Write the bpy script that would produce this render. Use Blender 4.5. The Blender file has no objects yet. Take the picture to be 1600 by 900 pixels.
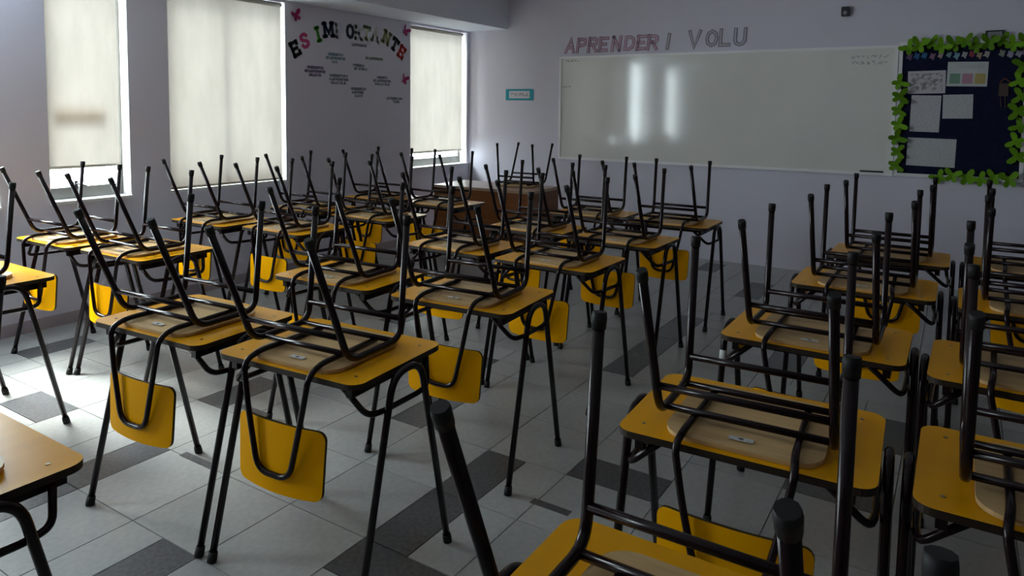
import bpy, bmesh, math, random
from mathutils import Matrix, Vector

random.seed(7)
rad_ = math.radians
scene = bpy.context.scene
C = scene.collection

# ------------------------------------------------------------------ camera
CAM_H = 1.593
yaw, pitch, roll = 0.564197, 0.070639, 0.011173
F_PX = 1105.6
cy_, sy_ = math.cos(yaw), math.sin(yaw)
cp_, sp_ = math.cos(pitch), math.sin(pitch)
fwd = Vector((-sy_ * cp_, cy_ * cp_, -sp_))
rgt = Vector((cy_, sy_, 0.0))
upv = rgt.cross(fwd)
cr_, sr_ = math.cos(roll), math.sin(roll)
r2 = cr_ * rgt + sr_ * upv
u2 = -sr_ * rgt + cr_ * upv
cam_data = bpy.data.cameras.new('camera')
cam = bpy.data.objects.new('camera', cam_data)
C.objects.link(cam)
M = Matrix(((r2.x, u2.x, -fwd.x, 0), (r2.y, u2.y, -fwd.y, 0), (r2.z, u2.z, -fwd.z, CAM_H), (0, 0, 0, 1)))
cam.matrix_world = M
cam_data.sensor_width = 36.0
cam_data.lens = F_PX * 36.0 / 1600.0
cam_data.shift_y = -200.0 / 1600.0
cam_data.clip_start = 0.03
scene.camera = cam

# ------------------------------------------------------------------ world, light, exposure
world = bpy.data.worlds.new('overcast_sky')
scene.world = world
world.use_nodes = True
bgn = world.node_tree.nodes['Background']
bgn.inputs[0].default_value = (0.88, 0.955, 1.0, 1)
bgn.inputs[1].default_value = 11.0
sun_d = bpy.data.lights.new('hazy_sun', 'SUN')
sun_d.energy = 12.0
sun_d.angle = rad_(26)
sun_d.color = (1.0, 0.97, 0.92)
sun = bpy.data.objects.new('hazy_sun', sun_d)
C.objects.link(sun)
sun.rotation_euler = Vector((0.66, 0.10, -0.74)).to_track_quat('-Z', 'Y').to_euler()
scene.view_settings.view_transform = 'Standard'
scene.view_settings.look = 'None'
scene.view_settings.exposure = 0.95
scene.view_settings.gamma = 1.0
scene.view_settings.use_curve_mapping = False
scene.cycles.max_bounces = 10
scene.cycles.diffuse_bounces = 6
scene.cycles.glossy_bounces = 4
scene.cycles.transmission_bounces = 6
scene.cycles.transparent_max_bounces = 8

XL, YF, XR, YB, ZC = -5.45, 7.55, 3.2, -3.2, 3.15      # room
SILL, HEAD = 0.90, 2.58
WINS = [(-0.85, 0.10), (1.17, 2.165), (2.47, 3.06), (3.38, 4.57), (6.37, 7.50)]   # openings in the left wall (Y ranges)

for k, (a, b) in enumerate(WINS):
    ld = bpy.data.lights.new('window_daylight', 'AREA')
    ld.shape = 'RECTANGLE'
    ld.size = HEAD - SILL
    ld.size_y = b - a
    ld.cycles.is_portal = True
    lo = bpy.data.objects.new('window_daylight', ld)
    C.objects.link(lo)
    lo.location = (XL - 0.23, (a + b) / 2, (SILL + HEAD) / 2)
    lo.rotation_euler = (0, -math.pi / 2, 0)      # -Z of the light -> +X (into the room)

# ------------------------------------------------------------------ materials
MATS = {}
def mat(name, col, rough=0.6, spec=0.5, noise=None, metal=0.0, bump=None, objrand=0.0, coat=0.0):
    m = bpy.data.materials.new(name)
    m.use_nodes = True
    nt = m.node_tree
    b = nt.nodes['Principled BSDF']
    b.inputs['Base Color'].default_value = (*col, 1)
    b.inputs['Roughness'].default_value = rough
    b.inputs['Specular IOR Level'].default_value = spec
    b.inputs['Metallic'].default_value = metal
    if coat:
        b.inputs['Coat Weight'].default_value = coat
        b.inputs['Coat Roughness'].default_value = 0.12
    last = None
    tc = nt.nodes.new('ShaderNodeTexCoord')
    if noise:
        scale, amt, stretch, col2 = noise
        mp = nt.nodes.new('ShaderNodeMapping')
        mp.inputs['Scale'].default_value = stretch
        nt.links.new(tc.outputs['Object'], mp.inputs['Vector'])
        nz = nt.nodes.new('ShaderNodeTexNoise')
        nz.inputs['Scale'].default_value = scale
        nz.inputs['Detail'].default_value = 5
        nt.links.new(mp.outputs['Vector'], nz.inputs['Vector'])
        ramp = nt.nodes.new('ShaderNodeMapRange')
        ramp.inputs[1].default_value = 0.35
        ramp.inputs[2].default_value = 0.65
        ramp.inputs[3].default_value = 0.0
        ramp.inputs[4].default_value = amt
        nt.links.new(nz.outputs['Fac'], ramp.inputs[0])
        mx = nt.nodes.new('ShaderNodeMix')
        mx.data_type = 'RGBA'
        mx.inputs[6].default_value = (*col, 1)
        mx.inputs[7].default_value = (*col2, 1)
        nt.links.new(ramp.outputs[0], mx.inputs[0])
        last = mx.outputs[2]
    if objrand:
        oi = nt.nodes.new('ShaderNodeObjectInfo')
        mr = nt.nodes.new('ShaderNodeMapRange')
        mr.inputs[3].default_value = 1 - objrand
        mr.inputs[4].default_value = 1 + objrand
        nt.links.new(oi.outputs['Random'], mr.inputs[0])
        hs = nt.nodes.new('ShaderNodeHueSaturation')
        nt.links.new(mr.outputs[0], hs.inputs['Value'])
        if last:
            nt.links.new(last, hs.inputs['Color'])
        else:
            hs.inputs['Color'].default_value = (*col, 1)
        last = hs.outputs[0]
    if last:
        nt.links.new(last, b.inputs['Base Color'])
    if bump:
        nz2 = nt.nodes.new('ShaderNodeTexNoise')
        nz2.inputs['Scale'].default_value = bump[0]
        nt.links.new(tc.outputs['Object'], nz2.inputs['Vector'])
        bp = nt.nodes.new('ShaderNodeBump')
        bp.inputs['Strength'].default_value = bump[1]
        bp.inputs['Distance'].default_value = 0.004
        nt.links.new(nz2.outputs['Fac'], bp.inputs['Height'])
        nt.links.new(bp.outputs[0], b.inputs['Normal'])
    MATS[name] = m
    return m

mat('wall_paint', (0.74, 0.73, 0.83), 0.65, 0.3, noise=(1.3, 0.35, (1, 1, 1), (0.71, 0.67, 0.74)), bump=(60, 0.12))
mat('ceiling_paint', (0.84, 0.84, 0.87), 0.8, 0.2, noise=(2.0, 0.3, (1, 1, 1), (0.55, 0.55, 0.60)))
mat('beam_paint', (0.80, 0.85, 0.95), 0.7, 0.3, noise=(2.0, 0.3, (1, 1, 1), (0.76, 0.81, 0.91)))
mat('baseboard_paint', (0.44, 0.39, 0.42), 0.5, 0.4, noise=(3.0, 0.4, (1, 1, 1), (0.36, 0.32, 0.35)))
mat('unseen_wall_darkened', (0.22, 0.19, 0.20), 0.7, 0.3, noise=(1.3, 0.35, (1, 1, 1), (0.18, 0.16, 0.17)))  # out-of-view right and back walls, darkened to cut bounce light on the right
mat('grout', (0.25, 0.255, 0.255), 0.9, 0.2)
mat('tile_light', (0.38, 0.39, 0.38), 0.30, 0.5, noise=(38, 0.55, (1, 1, 1), (0.29, 0.30, 0.30)), objrand=0.07)
mat('tile_dark', (0.06, 0.064, 0.07), 0.32, 0.5, noise=(55, 0.6, (1, 1, 1), (0.14, 0.145, 0.15)), objrand=0.1)
mat('desk_yellow', (0.76, 0.35, 0.001), 0.30, 0.12, noise=(3.0, 0.5, (6, 1, 1), (0.67, 0.295, 0.001)), objrand=0.06)
mat('desk_edge', (0.022, 0.012, 0.006), 0.5, 0.4)
mat('back_yellow', (0.97, 0.44, 0.001), 0.36, 0.04, noise=(4.0, 0.3, (1, 1, 1), (0.84, 0.38, 0.001)), objrand=0.05)
mat('back_edge', (0.05, 0.03, 0.012), 0.5, 0.4)
mat('plywood', (0.62, 0.42, 0.20), 0.45, 0.25, noise=(7.0, 0.6, (1, 9, 1), (0.47, 0.30, 0.13)), objrand=0.08)
mat('tube_paint', (0.009, 0.003, 0.0045), 0.20, 0.28, noise=(30, 0.4, (1, 1, 1), (0.016, 0.006, 0.007)))
mat('rubber', (0.012, 0.012, 0.013), 0.6, 0.3)
mat('steel', (0.28, 0.22, 0.14), 0.3, 0.5, metal=0.8)
mat('white_sticker', (0.75, 0.74, 0.72), 0.5, 0.3, noise=(70, 0.8, (1, 3, 1), (0.35, 0.35, 0.36)))
mat('sticker_ink', (0.12, 0.12, 0.14), 0.5, 0.3)
mat('window_aluminium', (0.20, 0.20, 0.19), 0.4, 0.5, metal=0.5)
mat('white_paint', (0.80, 0.81, 0.82), 0.4, 0.4)
mat('board_surface', (0.86, 0.86, 0.81), 0.085, 0.6, noise=(1.5, 0.5, (1, 1, 1), (0.78, 0.78, 0.74)))
mat('board_frame', (0.93, 0.93, 0.94), 0.3, 0.8)
mat('marker_ink', (0.10, 0.10, 0.12), 0.5, 0.3)
mat('marker_faint', (0.33, 0.34, 0.34), 0.5, 0.3)
mat('navy_felt', (0.008, 0.011, 0.034), 0.9, 0.15, noise=(20, 0.5, (1, 1, 1), (0.018, 0.02, 0.06)))
mat('green_paper', (0.17, 0.37, 0.012), 0.6, 0.2, noise=(9, 0.6, (1, 1, 1), (0.09, 0.24, 0.008)), objrand=0.25)
mat('magenta_paper', (0.36, 0.02, 0.14), 0.6, 0.3)
mat('teacher_wood', (0.24, 0.085, 0.022), 0.42, 0.25, noise=(4.0, 0.6, (1, 1, 8), (0.15, 0.05, 0.014)))
mat('teacher_top', (0.42, 0.28, 0.19), 0.3, 0.5, noise=(4.0, 0.5, (1, 8, 1), (0.34, 0.21, 0.13)))
mat('turquoise', (0.02, 0.33, 0.42), 0.5, 0.3)
mat('dark_plastic', (0.03, 0.03, 0.035), 0.4, 0.5)
mat('grey_plastic', (0.32, 0.32, 0.34), 0.5, 0.4)

def print_mat(name, paper, ink, scale, stretch, lo=0.46, hi=0.54):
    m = bpy.data.materials.new(name); m.use_nodes = True
    nt = m.node_tree; b = nt.nodes['Principled BSDF']; b.inputs['Roughness'].default_value = 0.6
    tc = nt.nodes.new('ShaderNodeTexCoord'); mp = nt.nodes.new('ShaderNodeMapping'); mp.inputs['Scale'].default_value = stretch
    nz = nt.nodes.new('ShaderNodeTexNoise'); nz.inputs['Scale'].default_value = scale; nz.inputs['Detail'].default_value = 2
    mr = nt.nodes.new('ShaderNodeMapRange'); mr.inputs[1].default_value = lo; mr.inputs[2].default_value = hi
    mx = nt.nodes.new('ShaderNodeMix'); mx.data_type = 'RGBA'
    mx.inputs[6].default_value = (*paper, 1); mx.inputs[7].default_value = (*ink, 1)
    nt.links.new(tc.outputs['Object'], mp.inputs['Vector']); nt.links.new(mp.outputs[0], nz.inputs['Vector'])
    nt.links.new(nz.outputs['Fac'], mr.inputs[0]); nt.links.new(mr.outputs[0], mx.inputs[0]); nt.links.new(mx.outputs[2], b.inputs['Base Color'])
    MATS[name] = m
    return m
print_mat('print_dense', (0.62, 0.62, 0.66), (0.50, 0.50, 0.53), 55, (1, 1, 3.0))
print_mat('print_form', (0.60, 0.58, 0.62), (0.25, 0.24, 0.26), 26, (1, 1, 1.2), 0.45, 0.6)
print_mat('print_pale', (0.58, 0.60, 0.62), (0.49, 0.51, 0.53), 45, (1, 1, 3.5))
print_mat('phrase_grey', (0.62, 0.60, 0.66), (0.16, 0.18, 0.23), 70, (1, 1, 0.3), 0.38, 0.48)
print_mat('phrase_teal', (0.62, 0.62, 0.66), (0.15, 0.24, 0.30), 70, (1, 1, 0.3), 0.38, 0.48)
print_mat('phrase_green', (0.60, 0.62, 0.62), (0.15, 0.20, 0.15), 70, (1, 1, 0.3), 0.38, 0.48)
print_mat('phrase_purple', (0.46, 0.42, 0.52), (0.15, 0.11, 0.21), 70, (1, 1, 0.3), 0.38, 0.48)
print_mat('sign_print', (0.70, 0.72, 0.75), (0.42, 0.36, 0.46), 60, (1, 1, 0.6), 0.42, 0.55)

def plain(col):
    key = 'paper_%02x%02x%02x' % tuple(int(max(0, min(1, c)) * 255) for c in col)
    return MATS.get(key) or mat(key, col, 0.6, 0.3)

# translucent roller blind fabric
m = bpy.data.materials.new('blind_fabric'); m.use_nodes = True
nt = m.node_tree; nt.nodes.clear()
out = nt.nodes.new('ShaderNodeOutputMaterial'); mixs = nt.nodes.new('ShaderNodeMixShader')
di = nt.nodes.new('ShaderNodeBsdfDiffuse'); tr = nt.nodes.new('ShaderNodeBsdfTranslucent')
tc = nt.nodes.new('ShaderNodeTexCoord'); nz = nt.nodes.new('ShaderNodeTexNoise'); nz.inputs['Scale'].default_value = 3.0; nz.inputs['Detail'].default_value = 6
mp = nt.nodes.new('ShaderNodeMapping'); mp.inputs['Scale'].default_value = (1, 2.5, 0.8)
mx = nt.nodes.new('ShaderNodeMix'); mx.data_type = 'RGBA'
mx.inputs[6].default_value = (0.68, 0.62, 0.55, 1); mx.inputs[7].default_value = (0.47, 0.43, 0.375, 1)
nt.links.new(tc.outputs['Object'], mp.inputs[0]); nt.links.new(mp.outputs[0], nz.inputs['Vector'])
nt.links.new(nz.outputs['Fac'], mx.inputs[0])
nt.links.new(mx.outputs[2], di.inputs[0]); nt.links.new(mx.outputs[2], tr.inputs[0])
mixs.inputs[0].default_value = 0.072
nt.links.new(di.outputs[0], mixs.inputs[1]); nt.links.new(tr.outputs[0], mixs.inputs[2]); nt.links.new(mixs.outputs[0], out.inputs[0])
MATS['blind_fabric'] = m
# thin window glass
m = bpy.data.materials.new('window_glass'); m.use_nodes = True
nt = m.node_tree; nt.nodes.clear()
out = nt.nodes.new('ShaderNodeOutputMaterial'); mixs = nt.nodes.new('ShaderNodeMixShader')
tp = nt.nodes.new('ShaderNodeBsdfTransparent'); gl = nt.nodes.new('ShaderNodeBsdfGlossy'); gl.inputs['Roughness'].default_value = 0.02
tp.inputs[0].default_value = (0.92, 0.95, 0.95, 1); mixs.inputs[0].default_value = 0.06
nt.links.new(tp.outputs[0], mixs.inputs[1]); nt.links.new(gl.outputs[0], mixs.inputs[2]); nt.links.new(mixs.outputs[0], out.inputs[0])
MATS['window_glass'] = m

# ------------------------------------------------------------------ mesh helpers
class MB:
    def __init__(s):
        s.v = []; s.f = []; s.mi = []
    def add(s, verts, faces, mi=0):
        o = len(s.v); s.v += [tuple(p) for p in verts]; s.f += [tuple(i + o for i in f) for f in faces]
        s.mi += [mi] * len(faces) if isinstance(mi, int) else list(mi)
        return s
    def box(s, x0, x1, y0, y1, z0, z1, mi=0):
        vs = [(x0, y0, z0), (x1, y0, z0), (x1, y1, z0), (x0, y1, z0), (x0, y0, z1), (x1, y0, z1), (x1, y1, z1), (x0, y1, z1)]
        return s.add(vs, [(3, 2, 1, 0), (4, 5, 6, 7), (0, 1, 5, 4), (1, 2, 6, 5), (2, 3, 7, 6), (3, 0, 4, 7)], mi)
    def tube(s, path, r, n=10, mi=0):
        pts = [Vector(p) for p in path]
        rings = []
        t0 = (pts[1] - pts[0]).normalized()
        ref = Vector((0, 0, 1)) if abs(t0.z) < 0.9 else Vector((1, 0, 0))
        nrm = t0.cross(ref).normalized()
        for i, p in enumerate(pts):
            if i == 0: t = t0
            elif i == len(pts) - 1: t = (pts[i] - pts[i - 1]).normalized()
            else: t = ((pts[i] - pts[i - 1]).normalized() + (pts[i + 1] - pts[i]).normalized()).normalized()
            nrm = (nrm - t * nrm.dot(t)).normalized()
            bn = t.cross(nrm)
            rr = r[i] if isinstance(r, (list, tuple)) else r
            rings.append([p + (nrm * math.cos(a) + bn * math.sin(a)) * rr for a in (2 * math.pi * k / n for k in range(n))])
        vs = [q for ring in rings for q in ring]
        fs = []
        for i in range(len(pts) - 1):
            for k in range(n):
                a = i * n + k; b = i * n + (k + 1) % n
                fs.append((a, b, b + n, a + n))
        fs.append(tuple(range(n - 1, -1, -1))); e = (len(pts) - 1) * n
        fs.append(tuple(range(e, e + n)))
        return s.add(vs, fs, mi)
    def prism(s, poly, axis, d0, d1, mi=0, mside=None):
        """poly: 2D list (counter-clockwise seen from +axis), extruded along axis from d0 to d1"""
        def P(a, b, d):
            return {'x': (d, a, b), 'y': (a, d, b), 'z': (a, b, d)}[axis]
        n = len(poly)
        vs = [P(a, b, d0) for a, b in poly] + [P(a, b, d1) for a, b in poly]
        fs = [tuple(range(n - 1, -1, -1)), tuple(range(n, 2 * n))] + [(i, (i + 1) % n, (i + 1) % n + n, i + n) for i in range(n)]
        ms = mi if mside is None else mside
        return s.add(vs, fs, [mi, mi] + [ms] * n)
    def mesh(s, name, mats, smooth=False):
        me = bpy.data.meshes.new(name)
        me.from_pydata(s.v, [], s.f)
        for k in ([mats] if isinstance(mats, str) else mats): me.materials.append(MATS[k])
        for p, i in zip(me.polygons, s.mi): p.material_index = i
        bm = bmesh.new(); bm.from_mesh(me); bmesh.ops.recalc_face_normals(bm, faces=bm.faces); bm.to_mesh(me); bm.free()
        if smooth:
            for p in me.polygons: p.use_smooth = len(p.vertices) == 4
        me.update()
        return me
    def build(s, name, mats, parent=None, smooth=False):
        return link(name, s.mesh(name, mats, smooth), parent)

def link(name, me, parent=None, loc=(0, 0, 0)):
    o = bpy.data.objects.new(name, me); C.objects.link(o); o.parent = parent; o.location = loc
    return o
def empty(name, loc=(0, 0, 0), rz=0.0):
    o = bpy.data.objects.new(name, None); C.objects.link(o); o.location = loc; o.rotation_euler = (0, 0, rz); o.empty_display_size = 0.1
    return o
def tag(o, label, cat, group=None, kind=None):
    o['label'] = label; o['category'] = cat
    if group: o['group'] = group
    if kind: o['kind'] = kind
    return o
def copy_tree(o, parent=None):
    c = o.copy(); C.objects.link(c); c.parent = parent
    for ch in list(o.children): copy_tree(ch, c)
    return c
def fillet(path, r, n=5):
    """round the inner corners of a polyline"""
    P = [Vector(p) for p in path]; out = [P[0]]
    for i in range(1, len(P) - 1):
        a = (P[i - 1] - P[i]); b = (P[i + 1] - P[i]); la, lb = a.length, b.length
        d = min(r, la * 0.49, lb * 0.49); p0 = P[i] + a / la * d; p1 = P[i] + b / lb * d
        for k in range(n + 1):
            t = k / n; out.append(p0 * (1 - t) ** 2 + P[i] * 2 * t * (1 - t) + p1 * t * t)
    out.append(P[-1]); return out
def round_rect(x0, x1, y0, y1, r, n=6):
    pts = []
    for cx, cy, a0 in ((x1 - r, y0 + r, -90), (x1 - r, y1 - r, 0), (x0 + r, y1 - r, 90), (x0 + r, y0 + r, 180)):
        for k in range(n + 1):
            a = math.radians(a0 + 90 * k / n); pts.append((cx + r * math.cos(a), cy + r * math.sin(a)))
    return pts

# ------------------------------------------------------------------ structure: shell
def struct(o, label, cat): return tag(o, label, cat, kind='structure')

g = 0.1025 * 2          # floor module
GX, GY = -1.80, 2.67
mb = MB(); mb.box(XL - 0.2, XR + 0.1, YB - 0.1, YF + 0.1, -0.12, -0.006)
floor = struct(mb.build('floor', 'grout'), 'grey terrazzo tile floor with scattered dark strips', 'floor')
dark = set()
def dk(i0, i1, j0, j1):
    for i in range(i0, i1 + 1):
        for j in range(j0, j1 + 1): dark.add((i, j))
DARKPIECES = []
def dpiece(i0, i1, j0, j1): DARKPIECES.append((i0, i1, j0, j1)); dk(i0, i1, j0, j1)
dpiece(0, 0, -2, -1); dpiece(0, 0, -4, -3); dpiece(0, 1, -5, -5); dpiece(2, 2, -5, -5)
dpiece(-3, -3, 0, 1); dpiece(-3, -3, -8, -7); dpiece(-7, -7, -6, -5); dpiece(-7, -7, -8, -7)
dpiece(-12, -11, -5, -5); dpiece(-16, -16, -3, -2); dpiece(-8, -8, -2, -1)
dpiece(0, 0, 6, 7); dpiece(0, 0, 8, 9); dpiece(0, 0, 10, 11); dpiece(0, 0, 12, 12)
dpiece(2, 3, 0, 0); dpiece(1, 1, 17, 18); dpiece(1, 1, 19, 19); dpiece(-2, -2, 21, 22)
dpiece(-5, -4, 4, 4); dpiece(-9, -9, 6, 7); dpiece(-13, -13, 2, 3); dpiece(-6, -6, 10, 11); dpiece(-12, -11, 9, 9)
dpiece(4, 4, 9, 10); dpiece(6, 7, 2, 2); dpiece(7, 7, 5, 6); dpiece(5, 5, -5, -4); dpiece(8, 9, -2, -2)
dpiece(-4, -4, -12, -11); dpiece(2, 3, -12, -12); dpiece(-10, -10, -11, -10)
i_lo = math.ceil((XL - GX) / g) - 1; i_hi = math.floor((XR - GX) / g)
j_lo = math.ceil((YB - GY) / g) - 1; j_hi = math.floor((YF - GY) / g)
pieces = [(a, b, c, d, 'tile_dark') for a, b, c, d in DARKPIECES]
used = set(dark)
for i in range(i_lo - 1, i_hi + 1):
    for j in range(j_lo - 1, j_hi + 1):
        if i % 2 or j % 2: continue
        cells = [(i + a, j + b) for a in (0, 1) for b in (0, 1)]
        free = [c for c in cells if c not in used]
        if len(free) == 4: pieces.append((i, i + 1, j, j + 1, 'tile_light'))
        elif len(free) == 2:
            (a, b), (c, d) = free; 
            if a == c or b == d: pieces.append((min(a, c), max(a, c), min(b, d), max(b, d), 'tile_light'))
            else: pieces += [(a, a, b, b, 'tile_light'), (c, c, d, d, 'tile_light')]
        else: pieces += [(a, a, b, b, 'tile_light') for a, b in free]
def in_view(x, y):
    p = Vector((x, y, 0)) - Vector((0, 0, CAM_H)); zz = p.dot(fwd)
    if zz < 0.3: return None
    u = 800 + F_PX * p.dot(r2) / zz; v = 250 - F_PX * p.dot(u2) / zz
    return zz if -60 < u < 1660 and 0 < v < 960 else None
ranked = []
for q in pieces:
    x0 = max(GX + q[0] * g, XL); x1 = min(GX + (q[1] + 1) * g, XR); y0 = max(GY + q[2] * g, YB); y1 = min(GY + (q[3] + 1) * g, YF)
    if x1 - x0 < 0.012 or y1 - y0 < 0.012: continue
    zz = in_view((x0 + x1) / 2, (y0 + y1) / 2)
    ranked.append((zz if zz else 1e6 + random.random(), x0, x1, y0, y1, q[4]))
ranked.sort()
tile_cache = {}
rest = MB(); restd = []
for n, (zz, x0, x1, y0, y1, mt) in enumerate(ranked):
    gp = 0.0014
    hx, hy = (x1 - x0) / 2 - gp, (y1 - y0) / 2 - gp
    if zz < 1e5 and n < 295:
        key = (round(hx, 3), round(hy, 3), mt)
        if key not in tile_cache:
            b_ = MB(); c_ = 0.0012
            b_.add([(-hx, -hy, -.006), (hx, -hy, -.006), (hx, hy, -.006), (-hx, hy, -.006), (-hx + c_, -hy + c_, 0), (hx - c_, -hy + c_, 0), (hx - c_, hy - c_, 0), (-hx + c_, hy - c_, 0)],
                   [(3, 2, 1, 0), (4, 5, 6, 7), (0, 1, 5, 4), (1, 2, 6, 5), (2, 3, 7, 6), (3, 0, 4, 7)])
            tile_cache[key] = b_.mesh('floor_tile', mt)
        link('floor_tile', tile_cache[key], floor, ((x0 + x1) / 2, (y0 + y1) / 2, 0))
    else:
        rest.box(x0 + gp, x1 - gp, y0 + gp, y1 - gp, -.006, 0, 0 if mt == 'tile_light' else 1)
ro = rest.build('tile_field', ['tile_light', 'tile_dark'], floor); ro['kind'] = 'stuff'
# two thin dark slivers let into light tiles
for x0, x1, y0, y1 in ((-1.41, -1.235, 2.39, 2.43), (-3.18, -2.95, 2.32, 2.36), (-2.95, -2.72, 1.84, 1.88)):
    MB().box(x0, x1, y0, y1, -0.004, 0.0006).build('dark_inlay', 'tile_dark', floor)

# left wall with window openings
mb = MB(); T = 0.20
edges = [YB - 0.1]
for a, b in WINS: edges += [a, b]
edges.append(YF + 0.1)
for k in range(0, len(edges), 2): mb.box(XL - T, XL, edges[k], edges[k + 1], 0, ZC)
for a, b in WINS:
    mb.box(XL - T, XL, a, b, 0, SILL - 0.02); mb.box(XL - T, XL, a, b, HEAD, ZC)
struct(mb.build('wall_left', 'wall_paint'), 'pale lilac window wall with piers between the blinds', 'wall')
struct(MB().box(XL - T, XR + 0.1, YF, YF + 0.1, 0, ZC).build('wall_front', 'wall_paint'), 'pale lilac front wall behind the whiteboard', 'wall')
struct(MB().box(XR, XR + 0.1, YB - .1, YF, 0, ZC).build('wall_right', 'unseen_wall_darkened'), 'plain unseen wall at the right of the room, darkened mauve to cut bounce light', 'wall')
struct(MB().box(XL - T, XR + 0.1, YB - 0.1, YB, 0, ZC).build('wall_back', 'unseen_wall_darkened'), 'plain unseen wall at the back of the room, darkened mauve to cut bounce light', 'wall')
struct(MB().box(XL - T, XR + 0.1, YB - 0.1, YF + 0.1, ZC, ZC + 0.1).build('ceiling', 'ceiling_paint'), 'flat pale ceiling over the classroom', 'ceiling')
struct(MB().box(XL, XL + 0.59, YB, YF, 2.60, ZC).build('trim_1', 'beam_paint'), 'wide bluish beam running above the windows', 'beam')
struct(MB().box(XL, XL + 0.014, YB, YF, 0, 0.085).build('baseboard_left', 'baseboard_paint'), 'dull mauve skirting along the window wall', 'baseboard')

# windows
def window(n, a, b, label, mullions=(), handle=None):
    w = struct(empty('window_%d' % n, (XL - 0.14, (a + b) / 2, SILL)), label, 'window')
    h = (b - a) / 2; H = HEAD - SILL
    f = MB(); t = 0.045
    f.box(-.025, .025, -h, -h + t, 0, H); f.box(-.025, .025, h - t, h, 0, H); f.box(-.025, .025, -h + t, h - t, H - t, H)
    f.build('frame', 'window_aluminium', w)
    MB().box(-.03, .03, -h + t, h - t, 0, 0.085).build('bottom_rail', 'window_aluminium', w)
    cuts = [-h + t] + [m_ - (a + b) / 2 for m_ in mullions] + [h - t]
    for m_ in cuts[1:-1]: MB().box(-.028, .028, m_ - 0.02, m_ + 0.02, 0.085, H - t).build('mullion', 'window_aluminium', w)
    for p, q in zip(cuts[:-1], cuts[1:]):
        MB().box(-.003, .003, p + (0.02 if p != cuts[0] else 0), q - (0.02 if q != cuts[-1] else 0), 0.085, H - t).build('pane', 'window_glass', w)
    s_ = MB(); s_.box(-0.05, 0.165 if n != 4 else 0.1385, -h + 0.002, h - 0.002 if b < 7.4 else h + 0.04, -0.02, 0.0); s_.build('sill', 'white_paint', w)
    lin = MB(); lin.box(0.03, 0.139, h - 0.006, h - 0.001, 0.001, H - 0.001); lin.box(0.03, 0.139, -h + 0.001, -h + 0.006, 0.001, H - 0.001); lin.build('reveal_lining', 'white_paint', w)
    if handle is not None:
        hb = MB(); hb.box(0.03, 0.05, handle - .012, handle + .012, 0.07, 0.13); hb.tube(fillet([(0.05, handle, 0.11), (0.075, handle, 0.11), (0.075, handle + 0.06, 0.09)], 0.01), 0.007, 8)
        hb.build('handle', 'dark_plastic', w)
    return w
window(1, *WINS[0], 'bare aluminium window at the back of the window wall')
window(2, *WINS[1], 'bare aluminium window at the left edge of the photo')
window(3, *WINS[2], 'narrow window with bright open strip under a cream blind', handle=-0.07)
window(4, *WINS[3], 'wide window wholly covered by a cream blind', mullions=(3.93,))
window(5, *WINS[4], 'window nearest the front wall with lit strip below blind')

def blind(a, b, z0, label, x=XL - 0.06):
    w = tag(empty('roller_blind', (x, (a + b) / 2, z0)), label, 'blind', 'cream roller blinds on the window wall')
    h = (b - a) / 2; H = HEAD - 0.03 - z0
    fb = MB(); N = 14; vs = []; fs = []
    for k in range(N + 1):
        y = -h + 2 * h * k / N
        for z in (0.02, H): vs.append((0.0015 * math.sin(k * 1.3) + 0.001, y, z))
    for k in range(N): fs.append((2 * k, 2 * k + 2, 2 * k + 3, 2 * k + 1))
    fb.add(vs, fs); fb.build('fabric', 'blind_fabric', w)
    MB().tube([(0, -h, 0.012), (0, h, 0.012)], 0.011, 10).build('bottom_bar', plain((0.50, 0.47, 0.38)).name, w, True)
    MB().tube([(0, -h, H + 0.005), (0, h, H + 0.005)], 0.022, 12).build('roller_tube', plain((0.45, 0.42, 0.36)).name, w, True)
    return w
blind(2.478, 3.005, 1.125, 'narrow cream roller blind above the bright strip, shadow bar on it')
blind(3.388, 4.535, 0.903, 'wide cream roller blind drawn down to its sill', XL - 0.025)
blind(6.378, 7.465, 1.055, 'cream roller blind beside the front wall corner')
# paper strip on the glass of the narrow window, a silhouette through the blind
m = bpy.data.materials.new('thin_paper'); m.use_nodes = True
nt = m.node_tree; nt.nodes.clear()
out = nt.nodes.new('ShaderNodeOutputMaterial'); tr = nt.nodes.new('ShaderNodeBsdfTranslucent'); tr.inputs[0].default_value = (0.40, 0.33, 0.25, 1)
nt.links.new(tr.outputs[0], out.inputs[0]); MATS['thin_paper'] = m
tag(MB().add([(XL - 0.098, 2.55, 1.455), (XL - 0.098, 2.90, 1.455), (XL - 0.098, 2.90, 1.565), (XL - 0.098, 2.55, 1.565)], [(0, 1, 2, 3)]).build('paper_strip', 'thin_paper'), 'brown paper strip showing through the narrow blind', 'paper')

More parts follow.
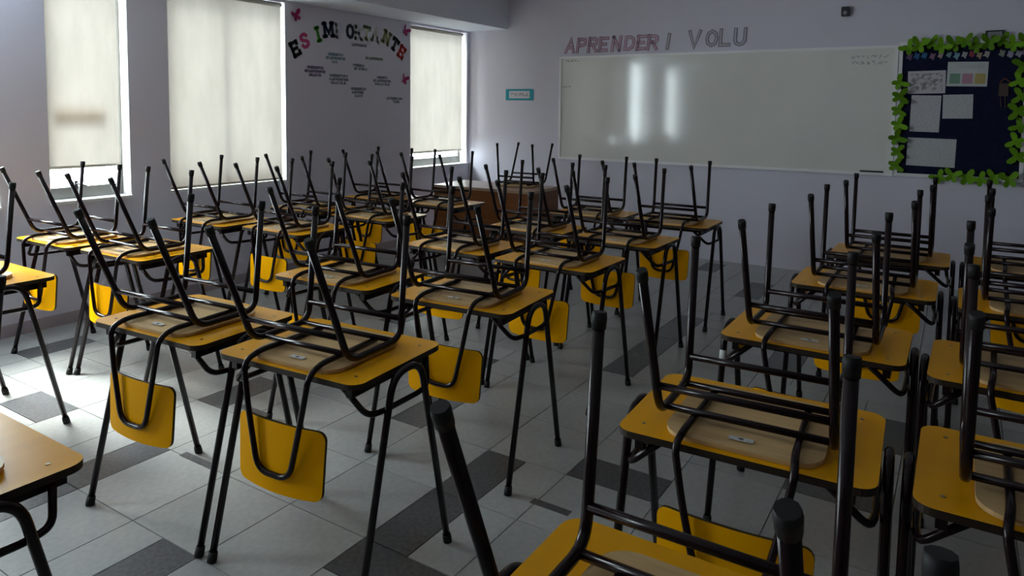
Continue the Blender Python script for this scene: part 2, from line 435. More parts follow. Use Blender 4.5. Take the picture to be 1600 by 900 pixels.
# ------------------------------------------------------------------ school desk prototype
W2, D2, HD = 0.312, 0.2375, 0.75
R = 0.0125
def make_desk():
    root = empty('school_desk')
    top = MB(); top.prism(round_rect(-W2, W2, -D2, D2, 0.045), 'z', HD - 0.019, HD, 0, 1)
    t = top.build('desktop', ['desk_yellow', 'desk_edge'], root)
    scr = MB()
    n = 10; scr.prism([(0.0055 * math.cos(2 * math.pi * k / n), 0.0055 * math.sin(2 * math.pi * k / n)) for k in range(n)], 'z', 0, 0.0016)
    sm = scr.mesh('screw', 'steel')
    for sx in (-1, 1):
        for s2 in (-1, 1): link('screw', sm, t, (sx * 0.255, s2 * 0.17, HD))
    for sx in (-1, 1):
        x = sx * (W2 + 0.016)
        fr = MB()
        path = fillet([(x, -0.252, 0.012), (x, -0.075, 0.738), (x, 0.075, 0.738), (x, 0.245, 0.012)], 0.07, 8)
        fr.tube(path, R, 10)
        fo = fr.build('leg_frame', 'tube_paint', root, True)
        for yy, dy in ((-0.252, -1), (0.245, 1)):
            MB().tube([(x, yy + dy * 0.003, 0.0), (x, yy, 0.012), (x, yy - dy * 0.0055, 0.034)], [0.0165, 0.017, 0.0155], 10).build('foot_cap', 'rubber', fo, True)
        hp = fillet([(sx * 0.185, -0.185, 0.731), (sx * 0.295, -0.165, 0.628), (sx * 0.306, -0.10, 0.622), (sx * 0.306, 0.10, 0.616), (sx * 0.300, 0.155, 0.622), (sx * 0.285, 0.165, 0.731)], 0.05, 6)
        MB().tube(hp, 0.010, 8).build('brace', 'tube_paint', root, True)
        MB().box(sx * 0.255 - 0.012, sx * 0.255 + 0.012, -0.205, 0.205, HD - 0.058, HD - 0.0195).build('rail', 'tube_paint', root)
    for yy in (-0.16, 0.16):
        MB().box(-0.243, 0.243, yy - 0.010, yy + 0.010, HD - 0.045, HD - 0.0195).build('rail', 'tube_paint', root)
    return root

# ------------------------------------------------------------------ chair prototype, standing on its seat (origin = seat face on the desk)
def make_chair():
    root = empty('school_chair')
    # seat: thin moulded plywood, pale underside up
    N = 22; vs = []; fs = []; mi = []
    hw, y0, y1, r = 0.195, -0.215, 0.165, 0.07
    def yb(x):
        d = max(0.0, abs(x) - (hw - r)); c = r - math.sqrt(max(0.0, r * r - d * d)); return y0 + c, y1 - c
    rows = 8
    def zc(y):
        t = (y - y0) / (y1 - y0)
        return 0.004 * math.sin(math.pi * t) + (0.006 * max(0, (t - 0.8) / 0.2))
    th = 0.011
    for k in range(N + 1):
        x = -hw + 2 * hw * (0.5 - 0.5 * math.cos(math.pi * k / N)); a, b = yb(x)
        for j in range(rows + 1):
            y = a + (b - a) * j / rows
            vs.append((x, y, 0.001 + zc(y))); vs.append((x, y, 0.001 + zc(y) + th))
    st = (rows + 1) * 2
    for k in range(N):
        for j in range(rows):
            p = k * st + 2 * j
            fs.append((p, p + st, p + st + 2, p + 2)); mi.append(1)
            fs.append((p + 1, p + 3, p + st + 3, p + st + 1)); mi.append(0)
        for j in (0, rows):
            p = k * st + 2 * j; fs.append((p, p + 1, p + st + 1, p + st)); mi.append(2)
    for k in (0, N):
        for j in range(rows):
            p = k * st + 2 * j; fs.append((p, p + 2, p + 3, p + 1)); mi.append(2)
    sb = MB(); sb.add(vs, fs, mi); seat = sb.build('seat', ['plywood', 'back_yellow', 'plywood'], root)
    # sticker on the underside
    stk = link('sticker', MB().box(-0.03, 0.03, -0.011, 0.011, 0, 0.0006).mesh('sticker', 'white_sticker'), seat, (0.0, -0.165, 0.0165))
    link('stamp', MB().prism([(0.007 * math.cos(a), 0.006 * math.sin(a)) for a in (k * math.pi / 5 for k in range(10))], 'z', 0, 0.0005).mesh('stamp', 'sticker_ink'), stk, (0, 0, 0.0006))
    zt = 0.0365
    for sx in (-1, 1):
        x = sx * 0.215
        p = fillet([(x, -0.330, 0.452), (x, -0.158, zt), (x, 0.108, zt), (x, 0.150, 0.462)], 0.055, 7)
        fo = MB().tube(p, 0.0118, 10).build('leg_frame', 'tube_paint', root, True)
        for q, d in (((x, -0.330, 0.452), Vector((0, -0.172, 0.416)).normalized()), ((x, 0.150, 0.462), Vector((0, 0.042, 0.425)).normalized())):
            q = Vector(q)
            MB().tube([q - d * 0.026, q - d * 0.004, q + d * 0.006], [0.0138, 0.0148, 0.0135], 10).build('foot_cap', 'rubber', fo, True)
    # crossbars
    def bar(a, b, r): MB().tube([a, b], r, 8).build('crossbar', 'tube_paint', root, True)
    bar((-0.210, -0.192, 0.122), (0.210, -0.192, 0.122), 0.0105)
    bar((-0.212, -0.110, 0.037), (0.212, -0.110, 0.037), 0.0100)
    bar((-0.212, 0.075, 0.038), (0.212, 0.075, 0.038), 0.0100)
    bar((-0.210, 0.112, 0.108), (0.210, 0.112, 0.108), 0.0105)
    # bent tube carrying the backrest
    zl = 0.0265
    loop = fillet([(-0.128, 0.085, zl), (-0.134, -0.205, zl), (-0.142, -0.262, 0.004), (-0.118, -0.270, -0.130), (-0.070, -0.276, -0.338), (0.070, -0.276, -0.338), (0.118, -0.270, -0.130), (0.142, -0.262, 0.004), (0.134, -0.205, zl), (0.128, 0.085, zl)], 0.050, 6)
    MB().tube(loop, 0.0100, 10).build('back_tube', 'tube_paint', root, True)
    # backrest: gently curved panel
    N = 22; vs = []; fs = []; mi = []; rr = 0.028; th = 0.010
    for k in range(N + 1):
        t = -1 + 2 * (0.5 - 0.5 * math.cos(math.pi * k / N)); x = t * 0.19
        d = max(0.0, abs(x) - (0.19 - rr)); c = rr - math.sqrt(max(0.0, rr * rr - d * d))
        zt_, zb_ = -0.172 - 0.012 * (1 - t * t) * 0.0 - c, -0.394 - 0.006 * (1 - t * t) + c
        sh = 1.0
        for z in (zt_, zb_):
            w_ = 1.0 if z == zt_ else 0.965
            yy = -0.2585 + 0.020 * t * t - 0.012 * ((-z - 0.172) / 0.22)
            vs.append((x * w_, yy, z)); vs.append((x * w_, yy + th, z))
    for k in range(N):
        p = 4 * k
        fs += [(p, p + 4, p + 6, p + 2), (p + 1, p + 3, p + 7, p + 5), (p, p + 1, p + 5, p + 4), (p + 2, p + 6, p + 7, p + 3)]; mi += [0, 0, 1, 1]
    fs += [(0, 2, 3, 1), (4 * N, 4 * N + 1, 4 * N + 3, 4 * N + 2)]; mi += [1, 1]
    bk = MB(); bk.add(vs, fs, mi); bk.build('backrest', ['back_yellow', 'back_edge'], root)
    return root

desk0, chair0 = make_desk(), make_chair()
ORD = ['front', 'second', 'third', 'fourth', 'fifth', 'sixth']
POS = {'p': 'against the window wall', 'q': 'aisle side of window block', 'b': 'left in middle block', 'a': 'right in middle block', 'c': 'left in right-hand block', 'd': 'right in right-hand block'}
rad = math.radians
# column, row from the whiteboard (0 = front), x, y, angle, chair offset x, y, chair angle
DESKS = [
    ('p', 3, -4.735, 2.31, 1.5, 0, 0, 0), ('p', 2, -4.655, 3.30, 0, 0, 0, 0), ('p', 1, -4.61, 4.16, 0, 0, 0, 0), ('p', 0, -4.64, 5.05, 0, 0, 0, 0),
    ('q', 4, -4.05, 1.48, 0.2, 0, -0.055, 0), ('q', 3, -4.035, 2.35, 1.5, 0, 0, 0), ('q', 2, -3.955, 3.39, -1.0, 0, 0, 0), ('q', 1, -3.88, 4.16, 0, 0, 0, 0), ('q', 0, -3.935, 5.06, 0, 0, 0, 0),
    ('b', 4, -2.555, 1.68, 3.6, 0, 0, 0), ('b', 3, -2.60, 2.58, 3.0, 0, 0, 0), ('b', 2, -2.605, 3.56, -1, 0, 0, 0), ('b', 1, -2.575, 4.40, -1, 0, 0, 0), ('b', 0, -2.54, 5.30, 0.6, 0, 0, 0),
    ('a', 5, -2.03, 0.61, 0, 0.03, -0.034, -9), ('a', 4, -1.838, 1.73, 4.2, 0, 0, 0), ('a', 3, -1.86, 2.62, 4.0, 0, 0, 0), ('a', 2, -1.90, 3.53, -1.0, 0, 0, 0), ('a', 1, -1.865, 4.35, -1.0, 0, 0, 0), ('a', 0, -1.835, 5.27, 1.0, 0, 0, 0),
    ('c', 4, -0.34, 1.04, 0, 0, 0, 0), ('c', 3, -0.44, 1.95, 2.4, 0, 0, 0), ('c', 2, -0.43, 2.89, 0, 0, 0, 0), ('c', 1, -0.37, 3.91, 0, 0, 0, 0), ('c', 0, -0.328, 4.79, 0, 0, 0, 0),
    ('d', 4, 0.218, 0.54, 0, 0, 0, 0), ('d', 3, 0.26, 1.96, 0, 0, 0, 0), ('d', 2, 0.26, 2.83, -1, 0, 0, 0), ('d', 1, 0.34, 3.84, 0, 0, 0, 0), ('d', 0, 0.372, 4.78, 0, 0, 0, 0),
]
for n, (col, row, x, y, ang, cx, cy, ca) in enumerate(DESKS):
    d = desk0 if n == 0 else copy_tree(desk0)
    d.location = (x, y, 0); d.rotation_euler = (0, 0, rad(ang))
    c = chair0 if n == 0 else copy_tree(chair0)
    s_, c_ = math.sin(rad(ang)), math.cos(rad(ang))
    c.location = (x + cx * c_ - cy * s_, y + cx * s_ + cy * c_, HD); c.rotation_euler = (0, 0, rad(ang + ca))
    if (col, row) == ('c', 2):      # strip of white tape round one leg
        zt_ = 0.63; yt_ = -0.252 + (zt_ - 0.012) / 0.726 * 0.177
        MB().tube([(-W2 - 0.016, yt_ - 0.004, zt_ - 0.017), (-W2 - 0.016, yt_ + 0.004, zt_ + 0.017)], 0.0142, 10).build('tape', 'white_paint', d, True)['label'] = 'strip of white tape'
    where = '%s row from the whiteboard, %s' % (ORD[row], POS[col])
    tag(d, 'yellow-topped school desk, ' + where, 'desk', 'school desks')
    tag(c, 'upturned yellow-backed chair on desk, ' + where.replace(' the', '', 1), 'chair', 'upturned school chairs')

# ------------------------------------------------------------------ teacher's desk and its chair
td = tag(empty('teacher_desk', (-4.28, 6.44, 0), rad(3)), 'brown wooden teacher desk with closed front under the whiteboard end', 'desk')
MB().prism(round_rect(-0.62, 0.62, -0.32, 0.32, 0.012), 'z', 0.735, 0.765).build('desktop', 'teacher_top', td)
MB().box(-0.595, 0.595, -0.300, -0.282, 0.10, 0.735).build('front_panel', 'teacher_wood', td)
for sx in (-1, 1): MB().box(min(sx * 0.597, sx * 0.615), max(sx * 0.597, sx * 0.615), -0.30, 0.30, 0.0, 0.735).build('side_panel', 'teacher_wood', td)
MB().box(0.20, 0.594, -0.278, 0.28, 0.20, 0.733).build('drawer_unit', 'teacher_wood', td)
tch = copy_tree(chair0); tch.location = (-4.03, 6.552, 0.765); tch.rotation_euler = (0, 0, rad(183))
tag(tch, 'upturned chair on the brown teacher desk', 'chair', 'upturned school chairs')

# ------------------------------------------------------------------ whiteboard
YW = YF
wb = tag(empty('whiteboard', (-2.31, YW, 1.01)), 'long white-framed whiteboard on the front wall', 'whiteboard')
hw, hh = 1.79, 1.225
MB().box(-hw + 0.012, hw - 0.012, -0.020, -0.002, 0.012, hh - 0.012).build('writing_surface', 'board_surface', wb)
fw = 0.026
MB().box(-hw, hw, -0.030, -0.001, hh - fw, hh).build('frame_rail', 'board_frame', wb)
MB().box(-hw, hw, -0.034, -0.001, 0, fw).build('frame_rail', 'board_frame', wb)
for sx in (-1, 1): MB().box(min(sx * hw, sx * (hw - fw)), max(sx * hw, sx * (hw - fw)), -0.030, -0.001, fw, hh - fw).build('frame_rail', 'board_frame', wb)
def scribble(x0, x1, z0, z1, lines, m_, seed, name='marker_writing', y=-0.0203):
    rnd = random.Random(seed); mb = MB(); lh = (z1 - z0) / lines
    for l in range(lines):
        x = x0 + rnd.random() * 0.02; zc_ = z1 - (l + 0.5) * lh
        while x < x1 - 0.01:
            wl = rnd.uniform(0.02, 0.06); pts = []
            k = 0
            while k * 0.006 < wl and x + k * 0.006 < x1:
                pts.append((x + k * 0.006, y, zc_ + rnd.uniform(-0.35, 0.35) * lh)); k += 1
            if len(pts) > 1:
                for a, b in zip(pts[:-1], pts[1:]):
                    dx, dz = b[0] - a[0], b[2] - a[2]; L_ = math.hypot(dx, dz) + 1e-9; nx, nz_ = -dz / L_ * 0.0022, dx / L_ * 0.0022
                    mb.add([(a[0] + nx, y, a[2] + nz_), (b[0] + nx, y, b[2] + nz_), (b[0] - nx, y, b[2] - nz_), (a[0] - nx, y, a[2] - nz_)], [(0, 1, 2, 3)])
            x += wl + 0.014
    return mb.build(name, m_, wb)
scribble(-4.02 + 2.31, -3.84 + 2.31, 2.165 - 1.01, 2.20 - 1.01, 1, 'marker_ink', 1)
scribble(-4.07 + 2.31, -3.93 + 2.31, 1.86 - 1.01, 1.89 - 1.01, 1, 'marker_ink', 2)
scribble(-0.93 + 2.31, -0.60 + 2.31, 2.05 - 1.01, 2.16 - 1.01, 2, 'marker_faint', 3)
tag(MB().tube([(-0.80, YW - 0.028, 1.046), (-0.60, YW - 0.028, 1.046)], [0.009, 0.008], 8).build('marker_pen', 'dark_plastic', None, True), 'dark marker lying on the lower right of the whiteboard frame', 'marker')

# ------------------------------------------------------------------ letters
LET = {
    'A': [[(0, 0), (.35, 1), (.7, 0)], [(.13, .33), (.57, .33)]],
    'P': [[(0, 0), (0, 1)], [(0, .95), (.42, .95), (.6, .86), (.62, .7), (.6, .56), (.42, .47), (0, .47)]],
    'R': [[(0, 0), (0, 1)], [(0, .95), (.42, .95), (.6, .86), (.62, .72), (.6, .58), (.42, .49), (0, .49)], [(.3, .49), (.66, 0)]],
    'E': [[(.05, 0), (.05, 1)], [(0, .95), (.62, .95)], [(.05, .5), (.5, .5)], [(0, .05), (.62, .05)]],
    'N': [[(.05, 0), (.05, 1)], [(.05, 1), (.65, 0)], [(.65, 0), (.65, 1)]],
    'D': [[(0, .05), (0, .95), (.36, .95), (.58, .82), (.66, .6), (.66, .4), (.58, .18), (.36, .05), (0, .05)]],
    'I': [[(.35, 0), (.35, 1)]],
    'V': [[(0, 1), (.35, 0), (.7, 1)]],
    'O': [[(.35, .05), (.12, .18), (.04, .5), (.12, .82), (.35, .95), (.58, .82), (.66, .5), (.58, .18), (.35, .05)]],
    'L': [[(.05, 1), (.05, .05), (.6, .05)]],
    'U': [[(.05, 1), (.05, .3), (.16, .1), (.35, .04), (.54, .1), (.65, .3), (.65, 1)]],
    'S': [[(.62, .8), (.5, .93), (.32, .95), (.12, .86), (.08, .7), (.2, .56), (.5, .44), (.62, .3), (.56, .12), (.36, .04), (.16, .08), (.06, .22)]],
    'T': [[(.35, 0), (.35, 1)], [(0, .95), (.7, .95)]],
    'M': [[(.02, 0), (.02, 1)], [(.02, 1), (.4, .25), (.78, 1)], [(.78, 0), (.78, 1)]],
}
SERIF = {'I': [(.35, 0), (.35, 1)], 'M': [(.02, 0), (.02, 1), (.78, 0), (.78, 1)], 'N': [(.05, 0), (.05, 1), (.65, 1)], 'T': [(.35, 0)], 'P': [(0, 0)], 'R': [(0, 0), (.64, 0)], 'A': [(0, 0), (.7, 0)]}
def letter_mesh(ch, h, th, depth, m_, serif=False, y0=0.0, name='letter', slant=0.0):
    mb = MB(); strokes = [list(s) for s in LET[ch]]
    if serif:
        for (x, z) in SERIF.get(ch, []): strokes.append([(x - .14, z + (.04 if z < .5 else -.04)), (x + .14, z + (.04 if z < .5 else -.04))])
        if ch == 'E': strokes += [[(.6, .78), (.6, .97)], [(.6, .03), (.6, .24)]]
        if ch == 'T': strokes += [[(.03, .78), (.03, .97)], [(.67, .78), (.67, .97)]]
    for s in strokes:
        P = [Vector(((x - .35) * h, (z - .5) * h)) for x, z in s]
        n = len(P); Lp = []; Rp = []; closed = s[0] == s[-1]
        if slant: P = [Vector((q.x + slant * q.y, q.y)) for q in P]
        for i in range(n):
            a = (P[i] - P[i - 1]).normalized() if i else (P[1] - P[0]).normalized()
            b = (P[i + 1] - P[i]).normalized() if i < n - 1 else a
            t = (a + b); t = t.normalized() if t.length > 1e-6 else a
            nn = Vector((-t.y, t.x)); k = 1 / max(0.55, nn.dot(Vector((-a.y, a.x))))
            if closed and i in (0, n - 1):
                a = (P[-1] - P[-2]).normalized(); b = (P[1] - P[0]).normalized(); t = (a + b).normalized()
                nn = Vector((-t.y, t.x)); k = 1 / max(0.55, nn.dot(Vector((-a.y, a.x))))
            e = Vector((0, 0)) if closed else t * (th * 0.45) * (-1 if i == 0 else 1 if i == n - 1 else 0)
            Lp.append(P[i] + nn * th * 0.5 * k + e); Rp.append(P[i] - nn * th * 0.5 * k + e)
        vs = []
        for q in Lp + Rp: vs.append((q.x, y0, q.y))
        for q in Lp + Rp: vs.append((q.x, y0 - depth, q.y))
        m2 = 2 * n; fs = []
        for i in range(n - 1):
            fs += [(i, i + 1, n + i + 1, n + i), (m2 + i, m2 + n + i, m2 + n + i + 1, m2 + i + 1), (i, m2 + i, m2 + i + 1, i + 1), (n + i, n + i + 1, m2 + n + i + 1, m2 + n + i)]
        fs += [(0, n, m2 + n, m2), (n - 1, m2 + n - 1, m2 + m2 - 1, m2 - 1)]
        mb.add(vs, fs)
    return mb.mesh(name, m_)
# arched colour letters on the pier (wall faces +X: letter local x -> +Y, local -y -> +X)
ARCH = [('E', 4.687, 2.16, 28, (0.015, 0.017, 0.015), 'black slab letter E starting the arched wall lettering'),
        ('S', 4.800, 2.245, 24, (0.55, 0.07, 0.20), 'pink letter S second in the arched wall lettering'),
        ('I', 4.971, 2.323, 18, (0.05, 0.30, 0.03), 'green slab letter I in the arched wall lettering'),
        ('M', 5.103, 2.381, 8, (0.012, 0.018, 0.06), 'navy slab letter M in the arched wall lettering'),
        ('P', 5.262, 2.385, 4, (0.62, 0.67, 0.80), 'faint pale blue letter P in the arched wall lettering'),
        ('O', 5.411, 2.394, 0, (0.012, 0.018, 0.05), 'navy letter O in the arched wall lettering'),
        ('R', 5.536, 2.390, -3, (0.66, 0.68, 0.70), 'very faint grey letter R right of the navy O'),
        ('T', 5.655, 2.400, -6, (0.60, 0.66, 0.48), 'faint yellow-green letter T in the arched wall lettering'),
        ('A', 5.790, 2.392, -10, (0.63, 0.64, 0.60), 'very faint letter A in the arched wall lettering'),
        ('N', 5.968, 2.380, -22, (0.36, 0.37, 0.20), 'olive letter N in the arched wall lettering'),
        ('T', 6.105, 2.318, -30, (0.015, 0.02, 0.02), 'black slab letter T near the end of the arched lettering'),
        ('E', 6.225, 2.236, -32, (0.55, 0.03, 0.03), 'red slab letter E ending the arched wall lettering')]
for ch, y, z, tilt, col, lab in ARCH:
    me = letter_mesh(ch, 0.136 if ch != 'O' else 0.140, 0.033, 0.004, plain(col).name, True)
    o = link('paper_letter', me, None, (XL + 0.0005, y, z)); tag(o, lab, 'letter', 'arched letters on the pier')
    o.rotation_euler = Matrix.Rotation(math.pi / 2, 3, 'Z').to_4x4().to_euler()
    o.rotation_euler = (Matrix.Rotation(math.pi / 2, 4, 'Z') @ Matrix.Rotation(-rad(tilt), 4, 'Y')).to_euler()
# hollow letters above the whiteboard
names_ = ['first', 'second', 'third', 'fourth', 'fifth', 'sixth', 'seventh', 'eighth']
HOL = list(zip('APRENDERIVOLU', [-3.971, -3.818, -3.672, -3.535, -3.377, -3.212, -3.070, -2.935, -2.76, -2.466, -2.279, -2.136, -1.984]))
for n, (ch, x) in enumerate(HOL):
    pink = n < 8
    col_o = (0.40, 0.19, 0.29) if pink else (0.17, 0.17, 0.21)
    col_f = (0.62, 0.46, 0.56) if pink else (0.54, 0.53, 0.60)
    z = 2.285 + 0.0785 + (0.012 if n > 8 else 0)
    hgt = 0.150 if n < 9 else 0.165
    o = link('paper_letter', letter_mesh(ch, hgt, 0.036, 0.003, plain(col_o).name, slant=0.14 if n < 9 else 0.06), None, (x, YF - 0.0005, z))
    f_ = link('letter_face', letter_mesh(ch, hgt, 0.019, 0.0015, plain(col_f).name, y0=-0.0031, slant=0.14 if n < 9 else 0.06), o)
    lab = ('pink outlined letter %s, %s letter of the word above the whiteboard' % (ch, names_[n])) if pink else ('lone grey outlined letter I above the whiteboard' if n == 8 else 'grey outlined letter %s in the last group above the whiteboard' % ch)
    tag(o, lab, 'letter', 'outlined letters above the whiteboard')
# printed phrases on the pier
PH = [(5.536, 2.262, .24, [1.0], 'phrase_grey', 'single-line grey phrase just under the navy O on the pier'),
      (5.212, 2.102, .29, [.75, 1.0, .3], 'phrase_teal', 'three-line teal phrase left of centre on the pier'),
      (5.788, 2.135, .29, [1.0], 'phrase_green', 'single-line dark green phrase right of centre on the pier'),
      (5.552, 2.029, .21, [.9, 1.0], 'phrase_grey', 'two-line grey phrase in the middle of the pier'),
      (4.944, 1.955, .29, [.8, 1.0, .6], 'phrase_purple', 'dense purple phrase at the left of the pier'),
      (5.233, 1.888, .29, [.95, 1.0, .8], 'phrase_grey', 'three-line grey phrase below the teal one on the pier'),
      (5.905, 1.898, .30, [.6, 1.0, .85], 'phrase_grey', 'three-line grey phrase beside the lower right magenta butterfly'),
      (5.534, 1.762, .25, [1.0, .75, .5], 'phrase_grey', 'tapering grey phrase low on the pier'),
      (6.110, 1.688, .29, [1.0, .4], 'phrase_grey', 'lowest phrase on the pier, at its right edge')]
for y, z, w, lines, m_, lab in PH:
    w *= 0.92
    root = tag(empty('wall_phrase', (XL, y, z)), lab, 'lettering', 'printed phrases on the pier')
    lh = 0.037
    for k, fr in enumerate(lines):
        zz = (len(lines) / 2 - k - 0.5) * lh; off = random.uniform(-.02, .02)
        MB().prism(round_rect(off - w * fr / 2, off + w * fr / 2, zz - 0.0145, zz + 0.0145, 0.010, 3), 'x', 0.0004, 0.003).build('text_line', m_, root)

# butterflies
def butterfly_mesh(m_, s=1.0, fold=0.35):
    wing = [(0.0, -0.030), (0.012, -0.046), (0.030, -0.048), (0.040, -0.034), (0.034, -0.014), (0.022, -0.004), (0.044, 0.006), (0.060, 0.026), (0.058, 0.048), (0.040, 0.052), (0.018, 0.036), (0.0, 0.014)]
    mb = MB()
    for sx in (-1, 1):
        vs = []
        for dd in (0.0, 0.0012):
            for x, z in wing: vs.append((sx * x * math.cos(fold) * s, -(x * math.sin(fold)) * s - dd - 0.002, z * s))
        n = len(wing)
        mb.add(vs, [tuple(range(n)), tuple(range(2 * n - 1, n - 1, -1))] + [(i, (i + 1) % n, (i + 1) % n + n, i + n) for i in range(n)])
    mb.tube([(0, -0.003, -0.034 * s), (0, -0.004, 0, ), (0, -0.003, 0.026 * s)], [0.002 * s, 0.0034 * s, 0.002 * s], 6)
    return mb.mesh('paper_butterfly', m_)
bm_ = butterfly_mesh('magenta_paper', 1.05)
for y, z, t, lab in ((4.691, 2.475, -25, 'magenta paper butterfly above the black letter E'), (6.284, 2.487, 30, 'magenta paper butterfly at the top right of the pier'), (6.262, 1.932, 20, 'magenta paper butterfly halfway down the right edge of the pier')):
    o = link('paper_butterfly', bm_, None, (XL + 0.0005, y, z)); tag(o, lab, 'butterfly', 'magenta paper butterflies')
    o.rotation_euler = (Matrix.Rotation(math.pi / 2, 4, 'Z') @ Matrix.Rotation(rad(t), 4, 'Y')).to_euler()

# ------------------------------------------------------------------ notice board
bx0, bx1, bz0, bz1 = -0.515, 0.475, 1.015, 2.258
nb = tag(empty('notice_board', ((bx0 + bx1) / 2, YF, bz0)), 'navy notice board edged with green butterflies beside the whiteboard', 'notice board')
hx = (bx1 - bx0) / 2; hz = bz1 - bz0
MB().box(-hx + 0.01, hx - 0.01, -0.016, -0.001, 0.01, hz - 0.01).build('felt_panel', 'navy_felt', nb)
for a in ((-hx, hx, 0, 0.03), (-hx, hx, hz - 0.03, hz)): MB().box(a[0], a[1], -0.024, -0.001, a[2], a[3]).build('frame_rail', 'board_frame', nb)
for sx in (-1, 1): MB().box(min(sx * hx, sx * (hx - 0.03)), max(sx * hx, sx * (hx - 0.03)), -0.024, -0.001, 0.03, hz - 0.03).build('frame_rail', 'board_frame', nb)
yp = YF - 0.0175
def paper(x0, x1, z0, z1, m_, lab, tilt=0):
    o = link('paper_sheet', MB().box(-(x1 - x0) / 2, (x1 - x0) / 2, -0.0016, 0, -(z1 - z0) / 2, (z1 - z0) / 2).mesh('paper_sheet', m_), None, ((x0 + x1) / 2, yp, (z0 + z1) / 2))
    o.rotation_euler = (0, rad(tilt), 0)
    return tag(o, lab, 'paper', 'papers on the notice board')
p1 = paper(-0.434, -0.135, 1.785, 1.992, plain((0.60, 0.58, 0.62)).name, 'white sheet with a grey picture at the top left of the notice board', -1)
link('printed_picture', MB().box(-.125, .125, -0.0022, -0.0016, -.08, .08).mesh('printed_picture', 'print_form'), p1)
p2 = paper(-0.126, 0.180, 1.848, 2.066, plain((0.58, 0.62, 0.62)).name, 'chart sheet with green, pink and yellow boxes on the notice board', 1)
for k, cc in enumerate(((0.20, 0.36, 0.27), (0.50, 0.28, 0.36), (0.52, 0.42, 0.16))):
    link('colour_box', MB().box(-.04, .04, -0.0022, -0.0016, -.045, .045).mesh('colour_box', plain(cc).name), p2, (-0.092 + 0.095 * k, 0, -0.04))
link('printed_heading', MB().box(-.10, .12, -0.0022, -0.0016, -.018, .018).mesh('printed_heading', 'print_pale'), p2, (0.01, 0, 0.062))
paper(-0.400, -0.164, 1.434, 1.768, 'print_dense', 'tall printed sheet at the left of the notice board', 1)
paper(-0.147, 0.083, 1.560, 1.775, 'print_pale', 'small squarish printed sheet in the middle of the notice board', -1)
paper(-0.414, -0.028, 1.118, 1.376, 'print_pale', 'wide printed sheet at the bottom left of the notice board', 1)
# hanging ornament
orn = tag(empty('hanging_ornament', (0.30, YF - 0.018, 1.72)), 'small brown hanging ornament on the right of the notice board', 'ornament')
MB().box(-0.035, 0.035, -0.012, -0.001, 0.04, 0.15).build('tag_card', plain((0.09, 0.06, 0.05)).name, orn)
MB().tube(fillet([(-0.03, -0.006, 0.15), (0.0, -0.006, 0.20), (0.045, -0.006, 0.16)], 0.02), 0.004, 6).build('ribbon', plain((0.24, 0.09, 0.05)).name, orn)
for dx in (-0.02, 0.012): MB().tube([(dx, -0.006, 0.04), (dx + 0.01, -0.006, -0.06)], 0.004, 6).build('string', plain((0.08, 0.05, 0.05)).name, orn)
# coloured cut-outs along the top of the felt
CUT = [(-0.43, (0.14, 0.08, 0.17), 'purple'), (-0.37, (0.03, 0.12, 0.30), 'blue'), (-0.31, (0.03, 0.17, 0.34), 'bright blue'), (-0.245, (0.26, 0.15, 0.22), 'mauve'), (-0.185, (0.42, 0.33, 0.34), 'pinkish grey'),
       (-0.12, (0.22, 0.36, 0.40), 'pale teal'), (-0.06, (0.20, 0.38, 0.50), 'light blue'), (0.0, (0.42, 0.44, 0.44), 'white'), (0.055, (0.28, 0.05, 0.08), 'dark red'), (0.11, (0.42, 0.32, 0.22), 'tan'), (0.165, (0.40, 0.40, 0.38), 'cream'),
       (0.275, (0.26, 0.30, 0.24), 'grey green'), (0.335, (0.36, 0.34, 0.46), 'lavender'), (0.395, (0.36, 0.38, 0.44), 'pale grey'), (0.44, (0.24, 0.20, 0.30), 'dusky violet')]
for n, (x, col, nm) in enumerate(CUT):
    rnd = random.Random(n + 40); poly = []
    for k in range(9):
        a = 2 * math.pi * k / 9; r_ = 0.030 * (1.0 if k % 2 else 0.62) * rnd.uniform(.85, 1.15); poly.append((r_ * math.cos(a), r_ * math.sin(a) * 1.25))
    o = link('paper_cutout', MB().prism(poly, 'y', -0.0016, 0).mesh('paper_cutout', plain(col).name), None, (x, yp, 2.122 + 0.006 * (n % 3)))
    tag(o, '%s paper cut-out in the row along the top of the notice board' % nm, 'cut-out', 'cut-outs along the notice board')
gm = [butterfly_mesh('green_paper', 1.20, 0.25), butterfly_mesh('green_paper', 1.35, 0.45), butterfly_mesh('green_paper', 1.12, 0.15)]
OR = ['first', 'second', 'third', 'fourth', 'fifth', 'sixth', 'seventh', 'eighth', 'ninth', 'tenth', 'eleventh', 'twelfth']
def gb(x, z, t, lab, k, lift=0.037):
    o = link('paper_butterfly', gm[k % 3], None, (x, YF - lift, z)); o.rotation_euler = (0, rad(t), 0)
    tag(o, lab, 'butterfly', 'green paper butterflies around the notice board')
for k in range(11):
    gb(-0.44 + 0.088 * k, 2.225 + 0.022 * ((k * 7) % 3 - 1), (k * 53) % 80 - 40, '%s green butterfly from the left along the board top edge' % OR[k], k, 0.034 + 0.032 * (k % 2))
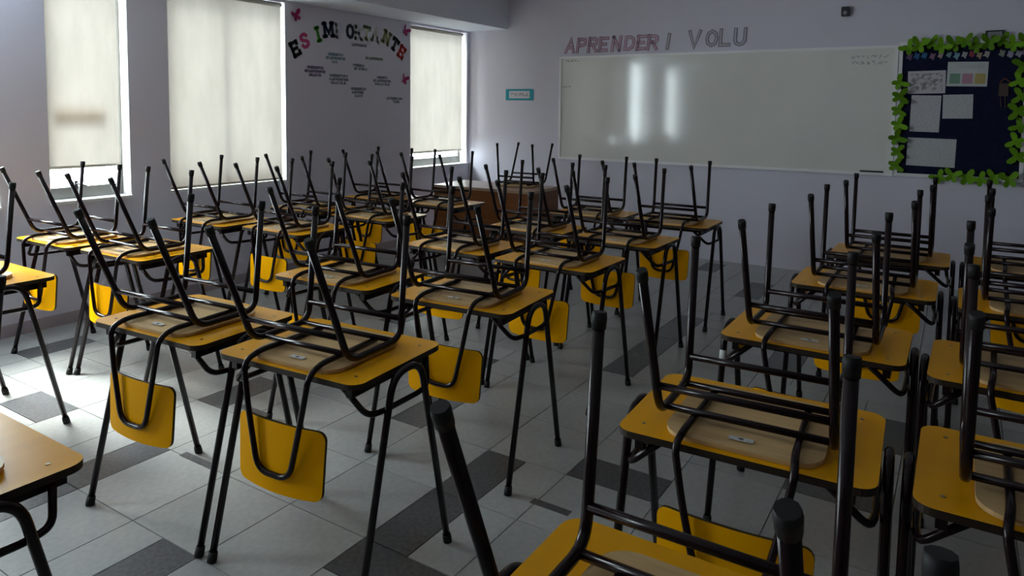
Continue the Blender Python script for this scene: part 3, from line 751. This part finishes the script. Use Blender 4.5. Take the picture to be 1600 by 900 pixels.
for k in range(7): gb(-0.50 + 0.012 * (k % 2), 1.885 - 0.128 * k, 75 + (k * 31) % 40 - 20, '%s green butterfly down the left edge of the notice board' % OR[k], k, 0.034 + 0.028 * (k % 2))
for k in range(7): gb(0.425 - 0.02 * (k % 2), 2.02 - 0.130 * k, -80 + (k * 37) % 50 - 25, '%s green butterfly down the right edge of the notice board' % OR[k], k + 1, 0.028 + 0.03 * (k % 2))
for k in range(6): gb(-0.15 + 0.105 * k, 1.035 + 0.012 * ((k * 5) % 3 - 1), (k * 47) % 70 - 35, '%s green butterfly from the left along the board bottom edge' % OR[k], k + 2, 0.030 + 0.03 * (k % 2))

# ------------------------------------------------------------------ small things on the front wall
sg = tag(empty('wall_sign', (-4.676, YF, 1.784)), 'small turquoise-framed sign between window and whiteboard', 'sign')
MB().prism(round_rect(-0.203, 0.203, -0.070, 0.070, 0.006, 3), 'y', -0.006, -0.0005).build('backing', 'turquoise', sg)
MB().box(-0.150, 0.150, -0.0085, -0.006, -0.046, 0.046).build('card', plain((0.66, 0.68, 0.72)).name, sg)
MB().box(-0.135, 0.135, -0.0095, -0.0085, -0.018, 0.022).build('printed_text', 'sign_print', sg)
sn = tag(empty('wall_sensor', (-0.987, YF, 2.571)), 'small dark sensor box high above the whiteboard', 'sensor')
MB().prism(round_rect(-0.036, 0.036, -0.046, 0.046, 0.01, 4), 'y', -0.045, -0.0005).build('housing', 'dark_plastic', sn)
MB().tube([(0, -0.045, -0.012), (0, -0.052, -0.012)], [0.020, 0.015], 12).build('lens', 'grey_plastic', sn)
cb = tag(empty('cable_outlet', (0.212, YF, 2.293)), 'grey cable outlet frame above the notice board', 'outlet')
for a in ((-0.067, 0.067, 0.030, 0.042), (-0.067, 0.067, -0.042, -0.030), (-0.067, -0.055, -0.030, 0.030), (0.055, 0.067, -0.030, 0.030)):
    MB().box(a[0], a[1], -0.018, -0.0005, a[2], a[3]).build('frame_side', 'dark_plastic', cb)
MB().box(-0.055, 0.055, -0.010, -0.0005, -0.030, 0.030).build('plate', 'grey_plastic', cb)
